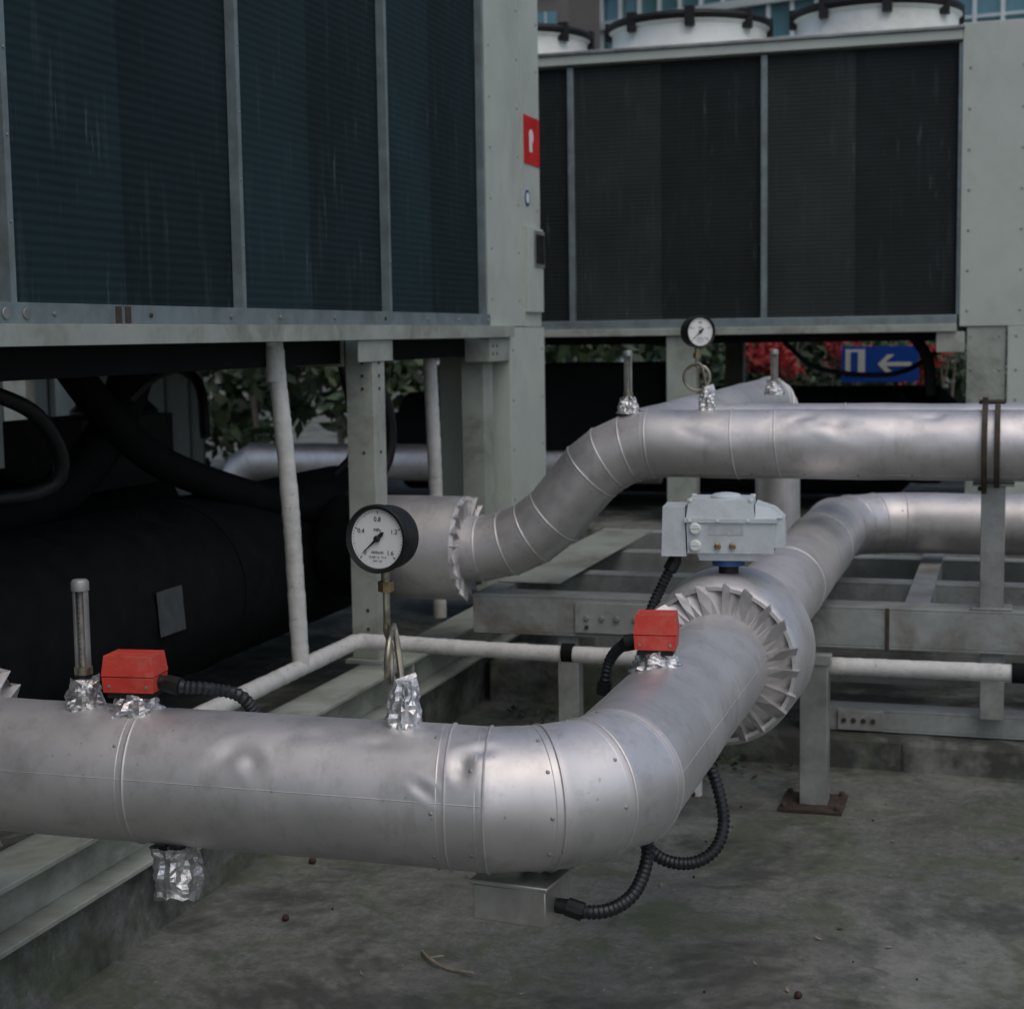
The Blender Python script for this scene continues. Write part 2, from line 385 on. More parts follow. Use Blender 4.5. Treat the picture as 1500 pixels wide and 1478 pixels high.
# ---------- gauges ----------
def gauge(name,c,nrm,base,r=.05,full=True,side=(-.33,.94,0)):
    g=group(name); c=V(c);z=V(nrm).normalized();x=V((0,0,1)).cross(z).normalized();y=z.cross(x)
    T=Matrix((( x.x,y.x,z.x,c.x),(x.y,y.y,z.y,c.y),(x.z,y.z,z.z,c.z),(0,0,0,1)))
    m=MB(['blackm','white','ink','brass','bronze']); m.M=T
    m.rev((0,0,-.045),(0,0,1),[(0,r*.86),(.004,r*.97),(.012,r),(.040,r),(.043,r*1.06),(.053,r*1.06),(.056,r*1.02),(.054,r*.93),(.047,r*.91)],64,0,True,False)
    m.rev((0,0,.0015),(0,0,1),[(0,r*.93),(.001,r*.92)],64,1)
    n=41
    for i in range(n):
        a=math.radians(225-270*i/(n-1)); L=.09 if i%10==0 else .06 if i%5==0 else .035
        w=.0007 if i%10==0 else .0004
        u=V((math.cos(a),math.sin(a),0)); t=V((-u.y,u.x,0)); zz=V((0,0,.0032))
        p0=u*r*.86;p1=u*r*(.86-L)
        m.add([p0+t*w+zz,p0-t*w+zz,p1-t*w+zz,p1+t*w+zz],[(0,3,2,1)],2)
    a=math.radians(222);u=V((math.cos(a),math.sin(a),0));t=V((-u.y,u.x,0));zz=V((0,0,.006))
    m.add([u*r*.80+zz,u*-.0+t*.0022+zz,u*-r*.22+t*.0035+zz,u*-r*.34+zz,u*-r*.22-t*.0035+zz,u*0-t*.0022+zz],[(0,1,2,3,4,5)],2)
    m.rev((0,0,.004),(0,0,1),[(0,.005),(.004,.005),(.005,.004)],16,2)
    m.M=Matrix(); b=V(base)
    s0=c-z*.02+V((0,0,-r*1.0)); 
    m.cyl(s0,s0-V((0,0,.020)),.007,n=12,mi='bronze'); m.cyl(s0-V((0,0,.018)),s0-V((0,0,.034)),.0125,n=6,mi='brass')
    s1=s0-V((0,0,.034)); side=V(side).normalized(); dr=side.cross(V((0,0,1)))
    Lc=V((s1.x,s1.y,b.z+.105)); rr=.040; pts=[s1,s1.lerp(Lc,.45)]
    for k in range(0,12):
        a=math.radians(60-32*k); pts.append(Lc+dr*(.0013*k-.004)+V((0,0,rr*math.sin(a)))+side*(rr*math.cos(a)))
    pts+=[V((b.x,b.y,b.z+.045)),b]
    m.tube(catmull(pts,.006),.0050,10,'bronze')
    m.out('case_dial_and_siphon',g,35)
    labs=[('0',225),('0.4',157.5),('0.8',90),('1.2',22.5),('1.6',-45)]
    for i,(s,a) in enumerate(labs):
        a=math.radians(a); cu=bpy.data.curves.new('numeral','FONT'); cu.body=s; cu.size=r*.20; cu.align_x='CENTER';cu.align_y='CENTER'; cu.extrude=.0001
        cu.materials.append(M['ink']); o=bpy.data.objects.new('numeral_%d'%i,cu); scene.collection.objects.link(o)
        o.matrix_world=T@Matrix.Translation((math.cos(a)*r*.62,math.sin(a)*r*.60,.0035)); o.parent=g
    for i,(s,yy,sz) in enumerate([('MPa',.27,.15),('1226',.10,.08),('PRESSURE',-.42,.10),('CLASS 1.6   0-1.6',-.56,.085),('GB/T 1226',-.68,.07)]):
        cu=bpy.data.curves.new('legend','FONT'); cu.body=s; cu.size=r*sz; cu.align_x='CENTER';cu.align_y='CENTER'; cu.extrude=.0001
        cu.materials.append(M['ink']); o=bpy.data.objects.new('legend_%d'%i,cu); scene.collection.objects.link(o)
        o.matrix_world=T@Matrix.Translation((0,yy*r,.0035)); o.parent=g
    foil('foil_wrap',b+V((0,0,-.012)),.085,.030,.019,g,(.0,0,1),int(abs(c.x*100)))
    return g
gauge('pressure_gauge',(-.920,AY+.0,1.053),(-.12,-1,.03),(-.884,AY,AZ+R-.004),side=(-.22,.97,0))
gauge('pressure_gauge',(-.925,BY,1.362),(.62,-.80,.0),(-.905,BY+.02,BZ+R-.008),r=.048,side=(1,.1,0))
# ---------- thermometers ----------
def thermo(name,b,h,r=.013):
    g=group(name); b=V(b); m=MB(['bronze','glass','whitep','galv','blackm'])
    m.cyl(b,b+V((0,0,h*.32)),.0165,.014,n=12,mi='blackm')
    n=20;vs=[];fs=[];z0=b.z+h*.30;z1=b.z+h*.95
    arc=[math.radians(-72+34+ (360-68)*i/(n-1)) for i in range(n)]
    for z in (z0,z1):
        for a in arc: vs.append((b.x+r*math.cos(a),b.y+r*math.sin(a),z))
        for a in arc: vs.append((b.x+r*.82*math.cos(a),b.y+r*.82*math.sin(a),z))
    K=2*n
    for i in range(n-1):
        fs+=[(i,i+1,K+i+1,K+i),(n+i+1,n+i,K+n+i,K+n+i+1),(i,n+i,n+i+1,i+1)]
    fs+=[(0,K,K+n,n),(n-1,2*n-1,K+2*n-1,K+n-1)]
    m.add(vs,fs,'galv')
    m.cyl((b.x,b.y+.002,z0),(b.x,b.y+.002,z1),.0045,n=10,mi='glass')
    m.box((b.x-.007,b.y+.003,z0),(b.x+.007,b.y+.005,z1),'whitep')
    for i in range(14):
        z=z0+(z1-z0)*(i+1)/16; m.box((b.x-.007,b.y+.0015,z),(b.x-.002,b.y+.0028,z+.001),'blackm')
    m.rev((b.x,b.y,z1-.004),(0,0,1),[(0,r*1.12),(.014,r*1.12),(.018,r*.9)],18,'galv')
    m.rev((b.x,b.y,z0-.006),(0,0,1),[(0,r*1.15),(.012,r*1.15)],18,'bronze')
    m.out('housing_and_tube',g,40); foil('foil_wrap',b+V((0,0,-.005)),.052,.034,.022,g,(0,0,1),int(h*1000))
thermo('thermometer',(-1.447,AY,AZ+R-.006),.21)
thermo('thermometer',(-1.155,BY,BZ+R-.01),.19)
thermo('thermometer',(-.80,5.75,1.14),.15)
# ---------- flow switches ----------
def fswitch(name,b,w=.085,d=.06,h=.062,rot=0,side=1):
    g=group(name); m=MB(['red','blackm','bronze','galv']); m.M=Matrix.Translation(b)@Matrix.Rotation(rot,4,'Z')
    m.cyl((0,0,0),(0,0,.03),.016,n=6,mi='bronze'); m.box((-w*.42,-d*.42,.024),(w*.42,d*.42,.034),'blackm')
    z0=.034;z1=z0+h; zc=z0+h*.42
    for (za,zb,s0,s1) in ((z0,zc,.96,1.0),(zc+.0015,z1,1.02,.92)):
        vs=[];
        for z,s in ((za,s0),(zb,s1)): vs+=[(-w/2*s,-d/2*s,z),(w/2*s,-d/2*s,z),(w/2*s,d/2*s,z),(-w/2*s,d/2*s,z)]
        m.add(vs,[(0,3,2,1),(4,5,6,7),(0,1,5,4),(1,2,6,5),(2,3,7,6),(3,0,4,7)],'red')
    m.cyl((side*w*.45,0,z0+.014),(side*(w*.45+.024),0,z0+.010),.012,n=12,mi='blackm')
    for sx in(-1,1): m.cyl((sx*w*.36,-d*.5,z0+.010),(sx*w*.36,-d*.515,z0+.010),.003,n=8,mi='galv')
    m.out('housing',g,40,.004); foil('foil_wrap',V(b)+V((0,0,-.012)),.040,.047,.028,g,(0,0,1),int(abs(b[0]*77)+5))
    return g
s1=fswitch('flow_switch',(-1.352,AY,AZ+R-.004),.088,.062,.060,.12)
conduit('cable_conduit',[(-1.290,AY,AZ+R+.042),(-1.262,AY+.0,AZ+R+.038),(-1.22,AY+.02,AZ+R+.032),(-1.180,AY+.05,AZ+R+.010),(-1.165,AY+.11,AZ+R-.08)],.0115,s1)
s2=fswitch('flow_switch',(AX-.015,2.80,AZ+R-.004),.076,.062,.064,.10,-1)
conduit('cable_conduit',[(AX-.06,2.80,AZ+R+.036),(AX-.085,2.82,AZ+R+.025),(AX-.115,2.85,AZ+R-.01),(AX-.13,2.86,AZ+.04)],.011,s2)
# ---------- actuator ----------
g=group('valve_actuator'); m=MB(['act','whitep','brass','blue','blackm','plate'])
m.M=Matrix.Translation((AX+.005,3.46,.868))@Matrix.Rotation(.10,4,'Z')
def taper(m,x0,x1,y0,y1,z0,z1,t,mi):
    m.add([(x0,y0,z0),(x1,y0,z0),(x1,y1,z0),(x0,y1,z0),(x0+t,y0+t,z1),(x1-t,y0+t,z1),(x1-t,y1-t,z1),(x0+t,y1-t,z1)],
      [(0,3,2,1),(4,5,6,7),(0,1,5,4),(1,2,6,5),(2,3,7,6),(3,0,4,7)],mi)
taper(m,-.085,.100,-.055,.06,0.018,.085,-.002,'act')
taper(m,-.092,.106,-.062,.067,.085,.094,0,'act')
taper(m,-.088,.060,-.058,.062,.094,.134,.006,'act')
m.add([(.06,-.055,.094),(.118,-.045,.094),(.118,.05,.094),(.06,.06,.094),(.06,-.05,.124),(.100,-.038,.112),(.100,.042,.112),(.06,.052,.124)],[(0,3,2,1),(4,5,6,7),(0,1,5,4),(1,2,6,5),(2,3,7,6),(3,0,4,7)],'act')
taper(m,.099,.124,-.045,.05,.030,.0935,.003,'act')
taper(m,-.142,-.088,-.052,.052,.010,.118,.003,'act')
taper(m,-.06,.07,-.04,.045,.0,.018,-.006,'act')
m.rev((-.005,0,.132),(0,0,1),[(0,.034),(.006,.034),(.010,.028),(.013,.012)],32,'act')
m.rev((-.005,0,.1405),(0,0,1),[(0,.020),(.003,.018)],24,'whitep')
for z in (.035,.072): m.rev((-.068,-.052,z),(0,-1,0),[(0,.013),(.010,.013),(.014,.010)],20,'whitep')
for z in (.035,.072): m.box((-.078,-.0655,z-.0012),(-.058,-.0665,z+.0012),'plate')
for x in (-.02,.012): m.rev((x,-.054,.034),(0,-1,0),[(0,.008),(.008,.008),(.010,.005)],6,'brass')
m.box((-.040,-.0566,.058),(.035,-.0572,.080),'plate')
for x in (-.08,-.02,.045): m.rev((x,-.0625,.0895),(0,-1,0),[(0,.004),(.002,.003)],8,'whitep')
for x,y in ((-.08,-.05),(.05,-.05),(-.08,.054),(.05,.054)): m.rev((x,y,.130),(0,0,1),[(0,.006),(.006,.006)],8,'whitep')
m.rev((0,0,-.014),(0,0,1),[(0,.036),(.013,.036)],24,'blue')
m.rev((0,0,-.05),(0,0,1),[(0,.022),(.036,.022)],16,'blackm')
m.cyl((-.115,-.01,.012),(-.115,-.012,-.010),.013,n=12,mi='blackm')
m.out('actuator_body',g,35,.003)
conduit('cable_conduit',[(AX-.112,3.44,.860),(AX-.135,3.42,.81),(AX-.155,3.38,.75),(AX-.16,3.34,.68),(AX-.175,3.30,.60),(AX-.16,3.2,.53),(AX-.1,3.0,.50)],.0125,g)
# ---------- junction box ----------
g=group('junction_box'); m=MB(['boxm','galv','blackm'])
m.M=Matrix.Translation((-.705,2.30,.472))@Matrix.Rotation(-.12,4,'Z')
m.box((-.060,-.055,0),(.060,.055,.056)); m.box((-.064,-.059,.056),(.064,.059,.064)); m.box((.0,.0,.064),(.03,.02,.09),1)
m.box((-.02,.03,.064),(.066,.034,.080),1); m.cyl((.060,-.01,.022),(.084,-.01,.022),.012,n=12,mi=2)
m.out('box_shell',g,35,.002)
conduit('cable_conduit',[(-.626,2.280,.494),(-.60,2.285,.487),(-.570,2.32,.482),(-.545,2.37,.494),(-.538,2.43,.53),(-.545,2.46,.59)],.0115,g)
conduit('cable_conduit_loop',[(-.51,2.80,.60),(-.482,2.76,.555),(-.465,2.72,.505),(-.475,2.68,.468),(-.51,2.64,.455),(-.555,2.60,.475),(-.59,2.57,.53),(-.60,2.56,.58)],.0115,g)
# ---------- left chiller ----------
FX=-1.9
def chiller_left():
    g=group('air_cooled_chiller')
    Y=[-1.2,-.24,.78,1.79,2.80,3.82,4.86,5.85]; ZT=3.7; zb=1.44
    m=MB(['coilA','coilB'])
    for i in range(len(Y)-1):
        ym=Y[i]+(Y[i+1]-Y[i])*.46
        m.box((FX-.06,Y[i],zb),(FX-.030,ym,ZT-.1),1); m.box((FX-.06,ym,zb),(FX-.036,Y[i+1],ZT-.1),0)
    m.out('condenser_coils',g,30)
    m=MB(['mull','rail','cream','galv','rust','black','creamlow'])
    for y in Y: 
        m.box((FX-.035,y-.010,zb),(FX-.006,y+.010,ZT-.1),'mull')
        z=1.6
        while z<3.6: m.dome((FX-.006,y,z),(1,0,0),.004,.003,6,'galv'); z+=.17
    m.box((FX-.04,-1.2,1.397),(FX+.006,5.86,zb),'mull')
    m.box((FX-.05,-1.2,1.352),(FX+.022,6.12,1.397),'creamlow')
    for i in range(20):
        y=-1+.36*i+random.uniform(-.05,.05)
        m.rev((FX+.006,y,1.418),(1,0,0),[(0,.006),(.005,.005)],8,'galv' if i%4 else 'rust')
    for y in (3.16,3.20): m.box((FX+.0058,y,1.400),(FX+.008,y+.025,1.437),'rust')
    for y in (2.75,2.82): m.rev((FX+.0065,y,1.418),(1,0,0),[(0,.013),(.003,.012)],14,'galv')
    m.box((-4.1,5.862,1.395),(FX,6.30,ZT),'cream'); m.box((-4.1,6.303,1.395),(FX-.012,6.62,ZT),'cream')
    m.box((FX-.3,6.303,1.395),(FX+.004,6.33,ZT),'cream'); 
    m.box((-4.1,-1.2,ZT-.1),(FX,5.86,ZT),'cream'); 
    z=1.5
    while z<3.6:
        for y in (5.90,6.26,6.36,6.58): m.dome((FX-.0115 if y>6.34 else FX,y,z),(1,0,0),.006,.004,8,'galv')
        z+=.19
    m.box((FX-.3,6.124,.33),(FX,6.62,1.390),'cream'); 
    for z in (.5,.7,.9,1.1,1.3):
        for y in (6.16,6.58): m.dome((FX,y,z),(1,0,0),.006,.004,8,'galv')
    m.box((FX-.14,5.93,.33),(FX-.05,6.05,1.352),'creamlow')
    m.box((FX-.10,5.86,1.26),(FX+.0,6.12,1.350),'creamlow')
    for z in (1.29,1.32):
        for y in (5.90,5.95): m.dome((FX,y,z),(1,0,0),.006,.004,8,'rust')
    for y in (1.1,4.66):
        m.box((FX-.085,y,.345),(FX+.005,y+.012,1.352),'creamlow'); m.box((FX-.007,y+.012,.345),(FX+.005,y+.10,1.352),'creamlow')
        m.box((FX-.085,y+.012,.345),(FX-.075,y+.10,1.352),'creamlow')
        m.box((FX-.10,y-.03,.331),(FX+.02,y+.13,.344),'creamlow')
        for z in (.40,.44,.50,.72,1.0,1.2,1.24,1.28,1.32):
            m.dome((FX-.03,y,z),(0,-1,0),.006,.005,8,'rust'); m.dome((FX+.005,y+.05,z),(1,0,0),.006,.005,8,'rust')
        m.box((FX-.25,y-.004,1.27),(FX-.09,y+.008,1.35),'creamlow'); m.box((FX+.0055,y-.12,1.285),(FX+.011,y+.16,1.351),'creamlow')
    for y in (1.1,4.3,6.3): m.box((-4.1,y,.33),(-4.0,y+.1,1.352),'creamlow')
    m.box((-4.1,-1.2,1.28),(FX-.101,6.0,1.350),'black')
    m.out('casing_and_frame',g,35,.0025)
    m=MB(['sticker','white','blue','galv','blackm','cream'])
    x=FX-.012
    m.box((x,6.39,2.06),(x+.004,6.61,2.255),'sticker')
    m.rev((x+.004,6.49,2.175),(1,0,0),[(0,.030),(.001,.029)],12,'white'); m.box((x+.0045,6.46,2.11),(x+.0052,6.50,2.17),'white')
    m.rev((x,6.43,1.92),(1,0,0),[(0,.035),(.003,.034)],16,'blue'); m.rev((x+.003,6.43,1.92),(1,0,0),[(0,.022),(.001,.022)],16,'white')
    m.box((x,6.38,1.455),(x+.018,6.60,1.80),'cream'); m.box((x+.0185,6.46,1.64),(x+.022,6.61,1.79),'galv'); m.box((x+.0222,6.48,1.655),(x+.024,6.60,1.775),'blackm')
    m.out('stickers_and_cover_plate',g,35,.001)
    m=MB(['black','blackm','label','galv'])
    m.rev((-2.47,.5,.60),(0,1,0),[(0,.2),(.04,.27),(5.2,.27),(5.25,.2)],48,'black')
    m.rev((-3.3,.5,.66),(0,1,0),[(0,.2),(.04,.27),(5.0,.27),(5.1,.2)],40,'black')
    for y in (3.0,4.35): m.rev((-2.47,y,.60),(0,1,0),[(0,.274),(.05,.274)],48,'black')
    a=math.radians(4); c=V((-2.47,3.82,.60)); u=V((math.cos(a),0,math.sin(a))); t=V((-u.z,0,u.x)); p=c+u*.276
    m.add([p-t*.062,p-t*.062+V((0,.14,0)),p+t*.062+V((0,.14,0)),p+t*.062],[(0,1,2,3)],'label')
    for y in (2.6,3.35):
        m.rev((-2.95,y,.75),(0,0,1),[(0,.17),(.05,.2),(.40,.2),(.47,.12),(.50,.05)],24,'blackm')
    m.tube(catmull([(-2.55,3.95,1.33),(-2.5,4.1,1.15),(-2.45,4.35,.98),(-2.3,4.8,.82),(-2.2,5.2,.72)],.05),.05,14,'black')
    m.tube(catmull([(-2.50,4.30,1.33),(-2.55,4.2,1.1),(-2.62,4.0,.92),(-2.75,3.7,.85)],.05),.065,14,'black')
    m.tube(catmull([(-2.3,2.9,1.33),(-2.3,3.2,1.26),(-2.3,3.45,1.18),(-2.3,3.55,1.05),(-2.35,3.5,.98),(-2.5,3.2,.98)],.03),.020,12,'blackm')
    m.tube(catmull([(-2.5,2.9,1.0),(-2.5,3.1,1.14),(-2.5,3.3,1.14),(-2.5,3.5,.95),(-2.5,3.5,.8)],.03),.022,12,'blackm')
    m.tube(catmull([(-2.1,4.85,1.34),(-2.1,4.95,1.15),(-2.12,5.02,.98),(-2.18,5.0,.9)],.03),.012,10,'blackm')
    m.tube(catmull([(-2.15,5.15,1.34),(-2.1,5.3,1.1),(-2.12,5.3,.9),(-2.2,5.1,.8)],.03),.022,10,'blackm')
    m.tube(catmull([(-2.2,4.3,1.34),(-2.2,4.1,1.3),(-2.25,3.95,1.26),(-2.3,3.9,1.2)],.03),.012,8,'blackm')
    m.box((-3.7,2.2,.9),(-3.4,2.9,1.34),'blackm'); m.box((-3.2,4.6,.86),(-2.9,5.2,1.10),'blackm')
    m.box((-2.9,2.0,1.0),(-2.7,3.0,1.3),'blackm'); 
    # compressor and oil separator standing at the far side
    m.rev((-3.35,5.55,.75),(0,0,1),[(0,.15),(.04,.17),(.34,.17),(.40,.11),(.43,.04)],24,'blackm')
    m.tube(catmull([(-3.35,5.55,1.15),(-3.3,5.55,1.24),(-3.1,5.5,1.27),(-2.9,5.4,1.2),(-2.85,5.35,1.0)],.04),.02,10,'blackm')
    m.box((-3.75,4.2,.8),(-3.55,4.75,1.30),'blackm')
    m.out('evaporator_and_piping',g,40)
chiller_left()
# ---------- right chiller ----------
def chiller_right():
    g=group('air_cooled_chiller'); RY=8.5; ZT=2.84
    X=[-6.36,-5.35,-4.34,-3.30,-2.28,-1.24,-.25]
    m=MB(['coilC','coilD'])
    for i in range(len(X)-1):
        xm=X[i]+(X[i+1]-X[i])*.47
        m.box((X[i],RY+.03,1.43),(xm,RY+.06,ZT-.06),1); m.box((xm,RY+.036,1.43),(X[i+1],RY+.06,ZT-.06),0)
    m.out('condenser_coils',g,30)
    m=MB(['mull','rail','cream','galv','black','creamlow'])
    for x in X: m.box((x-.016,RY+.002,1.43),(x+.016,RY+.035,ZT-.06),'mull')
    m.box((-6.4,RY-.02,ZT-.05),(-.25,RY+.10,ZT),'cream'); m.box((-6.4,RY-.035,ZT+.001),(-.24,RY+.12,ZT+.018),'galv')
    m.box((-6.4,RY-.005,1.385),(-.26,RY+.05,1.43),'mull'); m.box((-6.4,RY-.03,1.345),(-.26,RY+.06,1.385),'creamlow')
    m.box((-6.4,RY+.12,ZT-.03),(-.25,10.8,ZT-.01),'cream')
    m.box((-.248,RY-.01,1.37),(.075,10.8,ZT+.03),'cream'); m.box((.080,RY-.014,1.37),(1.3,10.8,ZT+.03),'cream')
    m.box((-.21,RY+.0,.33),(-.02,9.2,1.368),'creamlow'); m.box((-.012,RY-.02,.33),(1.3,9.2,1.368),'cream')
    for x in (-.21,.045,.115,1.2,):
        z=1.45
        while z<2.8: m.dome((x,RY-.014 if x>.08 else RY-.01,z),(0,-1,0),.008,.005,8,'galv'); z+=.2
    for x in (-.19,-.05,.03,.3):
        for z in (1.32,1.15,1.0): m.dome((x,RY-.02 if x>0 else RY,z),(0,-1,0),.008,.005,8,'galv')
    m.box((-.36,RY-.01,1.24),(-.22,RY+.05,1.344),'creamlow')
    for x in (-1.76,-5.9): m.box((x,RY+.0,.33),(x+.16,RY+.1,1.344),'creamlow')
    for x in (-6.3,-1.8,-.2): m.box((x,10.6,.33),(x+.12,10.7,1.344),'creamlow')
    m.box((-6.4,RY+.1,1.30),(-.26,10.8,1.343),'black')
    m.out('casing_and_frame',g,35,.003)
    m=MB(['black','blackm'])
    m.rev((-3.6,9.35,.72),(1,0,0),[(0,.2),(.05,.3),(3.0,.3),(3.1,.2)],40,0)
    m.rev((-3.6,10.1,.72),(1,0,0),[(0,.2),(.05,.3),(3.2,.3),(3.3,.2)],40,0)
    m.box((-2.62,8.9,.7),(-1.88,9.5,1.19),0)
    m.tube(catmull([(-1.2,9.0,1.3),(-1.0,9.0,1.15),(-.6,9.0,1.12),(-.35,9.1,1.25)],.05),.014,8,1)
    m.tube(catmull([(-.5,8.9,1.33),(-.42,8.9,1.2),(-.4,8.9,1.0)],.05),.03,8,1)
    m.out('evaporator_and_compressors',g,40,.01)
    for j,y in enumerate((9.12,10.2)):
        for i in range(6):
            x=-.72-1.03*i
            m=MB(['whitep','blackm']); ZF=ZT+.05
            m.rev((x,y,ZT-.01),(0,0,1),[(0,.47),(.08,.455),(.13,.43),(.18,.43),(.20,.45),(.20,.43),(.15,.40),(.0,.40)],48,0,False,False)
            for r in (.05,.12,.19,.26,.33,.39): 
                zz=ZF+.17+.05*(1-(r/.42)**2)
                m.tube([(x+r*math.cos(a),y+r*math.sin(a),zz) for a in [2*math.pi*q/32 for q in range(32)]],.008,5,1,True)
            m.tube([(x+.44*math.cos(a),y+.44*math.sin(a),ZF+.165) for a in [2*math.pi*q/40 for q in range(40)]],.022,8,1,True)
            for q in range(8):
                a=math.pi*q/4+.2; 
                m.tube([(x+rr*math.cos(a),y+rr*math.sin(a),ZF+.180+.05*(1-(rr/.44)**2)) for rr in (.02,.12,.25,.36,.44)],.012,6,1)
                m.box((x+.44*math.cos(a)-.025,y+.44*math.sin(a)-.025,ZF+.10),(x+.44*math.cos(a)+.025,y+.44*math.sin(a)+.025,ZF+.20),1)
            m.rev((x,y,ZF+.04),(0,0,1),[(0,.09),(.12,.09),(.15,.05)],20,1)
            for q in range(4):
                a=math.pi*q/2+.5*i; u=V((math.cos(a),math.sin(a),0)); t=V((-u.y,u.x,0)); c=V((x,y,ZF+.09))
                m.add([c+u*.08-t*.05+V((0,0,.03)),c+u*.38-t*.09+V((0,0,.03)),c+u*.38+t*.09-V((0,0,.02)),c+u*.08+t*.05-V((0,0,.02))],[(0,1,2,3)],1)
            m.out('fan_%d_%d'%(j,i),g,40)
chiller_right()
# ---------- white lagged pipes ----------
g=group('lagged_pipe')
def lag(pts,r):
    P=catmull(pts,.007)
    rnd=random.Random(int(r*1e5)); rs=[]; s=0; L=9
    for i,p in enumerate(P):
        s+=1
        if s>L: s=0; L=rnd.randint(6,11)
        rs.append(r*(1+.055*(s/L)+noise.noise(p*7)*.05))
    m=MB(['tape','black']); m.tube(P,rs,18,0)
    return m,P
m,P=lag([(-1.94,1.8,.415),(-1.94,3.3,.415),(-1.94,4.44,.415),(-1.925,4.55,.418),(-1.84,4.58,.415),(-1.2,4.58,.405),(.5,4.58,.41),(3.4,4.58,.41)],.024)
for x in (-1.27,.02): m.cyl((x,4.58,.41),(x+.035,4.58,.41),.029,n=16,mi=1)
m.rev((-.90,4.58,.407),(1,0,0),[(0,.026),(.01,.031),(.06,.031),(.07,.026)],18,0)
m.box((-.88,4.555,.33),(-.85,4.605,.385)); m.cyl((-.865,4.58,.0),(-.865,4.58,.40),.018,n=12)
m.out('lagging_horizontal',g,30)
m,P=lag([(-1.94,4.17,.42),(-1.955,4.16,.9),(-1.985,4.15,1.35)],.0245); m.rev((-1.984,4.15,1.24),(0,0,1),[(0,.028),(.09,.028)],16,0); m.out('lagging_riser',g,30)
g=group('lagged_pipe')
m,P=lag([(-2.05,5.66,.3),(-2.06,5.66,.9),(-2.07,5.65,1.35)],.025); m.out('lagging_riser',g,30)
# ---------- base beams ----------
g=group('steel_base_beam'); m=MB(['creamlow','rust'])
def ibeam_y(m,x,y0,y1,z0,z1,w=.07,t=.012,mi=0):
    m.box((x-w,y0,z0),(x+w,y1,z0+t),mi); m.box((x-w,y0,z1-t),(x+w,y1,z1),mi); m.box((x-t/2,y0,z0+t),(x+t/2,y1,z1-t),mi)
ibeam_y(m,FX+.02,-1.2,6.9,.196,.330); 
for y in (1.2,4.75): m.box((FX+.027,y,.209),(FX+.085,y+.01,.317))
m.out('i_beam',g,30,.002)
g=group('steel_platform_frame'); m=MB(['rail','galv','rust','creamlow'])
def chan_x(m,y,x0,x1,z0,z1,w=.05,t=.008,mi=0):
    m.box((x0,y,z0+t),(x1,y+t,z1-t),mi); m.box((x0,y,z1-t),(x1,y+w,z1),mi); m.box((x0,y,z0),(x1,y+w,z0+t),mi)
chan_x(m,4.96,-1.68,3.5,.385,.515,.12)
for y in (5.55,6.15,6.78): chan_x(m,y,-1.60,3.5,.36,.50,.10)
for x in (-1.68,-.3,1.3): m.box((x,5.082,.40),(x+.075,6.78,.5155),0)
m.box((-1.67,5.2,.5157),(-1.45,6.7,.521),'creamlow')
chan_x(m,5.05,-.62,3.5,.104,.175,.10)
chan_x(m,5.9,-.9,3.5,.13,.22,.10)
chan_x(m,6.7,-.9,3.5,.16,.26,.10)
chan_x(m,5.45,-.75,3.5,.26,.29,.06)
chan_x(m,5.25,-.75,3.5,.215,.24,.05)
m.box((-1.33,4.948,.40),(-1.02,4.9585,.50),0)
for x in (-1.29,-1.24,-1.19,-1.13,-1.07): m.rev((x,4.948,.45),(0,-1,0),[(0,.011),(.008,.010)],6,'galv')
for x in (-1.29,-1.07): m.rev((x,4.948,.42),(0,-1,0),[(0,.008),(.008,.007)],6,'rust')
m.box((-.50,5.040,.108),(-.36,5.0495,.172),0)
for x in (-.48,-.45,-.42,-.39): m.rev((x,5.04,.14),(0,-1,0),[(0,.009),(.007,.008)],6,'rust')
for x in (-.35,.62): m.box((x,4.9535,.386),(x+.012,4.9595,.514),'rust')
m.box((-.075,4.97,.5165),(-.005,4.985,.895),'galv'); m.box((-.075,4.985,.5165),(-.065,5.04,.895),'galv'); m.box((-.10,4.955,.892),(.02,5.05,.900),'galv')
m.box((-.10,4.965,.5156),(.02,5.05,.524),'galv')
for x in (-.07,.95,-1.4): m.box((x,4.99,.176 if x>-1 else 0),(x+.07,5.05,.384),'rail')
m.box((-1.6,6.0,0),(-1.53,6.07,.36),'rail')
m.out('frame_members',g,30,.002)
g=group('pipe_support_pedestal'); m=MB(['galv','rust'])
m.M=Matrix.Translation((.02,.05,0))
m.box((-.575,4.47,.012),(-.497,4.479,.42),0); m.box((-.575,4.479,.012),(-.566,4.54,.42),0); m.box((-.506,4.479,.012),(-.497,4.54,.42),0)
m.box((-.585,4.46,.42),(-.487,4.50,.45),0); m.box((-.63,4.42,.001),(-.45,4.60,.012),1)
for x,y in ((-.615,4.435),(-.465,4.435),(-.615,4.585),(-.465,4.585)): m.rev((x,y,.012),(0,0,1),[(0,.01),(.012,.009)],6,1)
m.out('post_and_foot',g,30,.002)
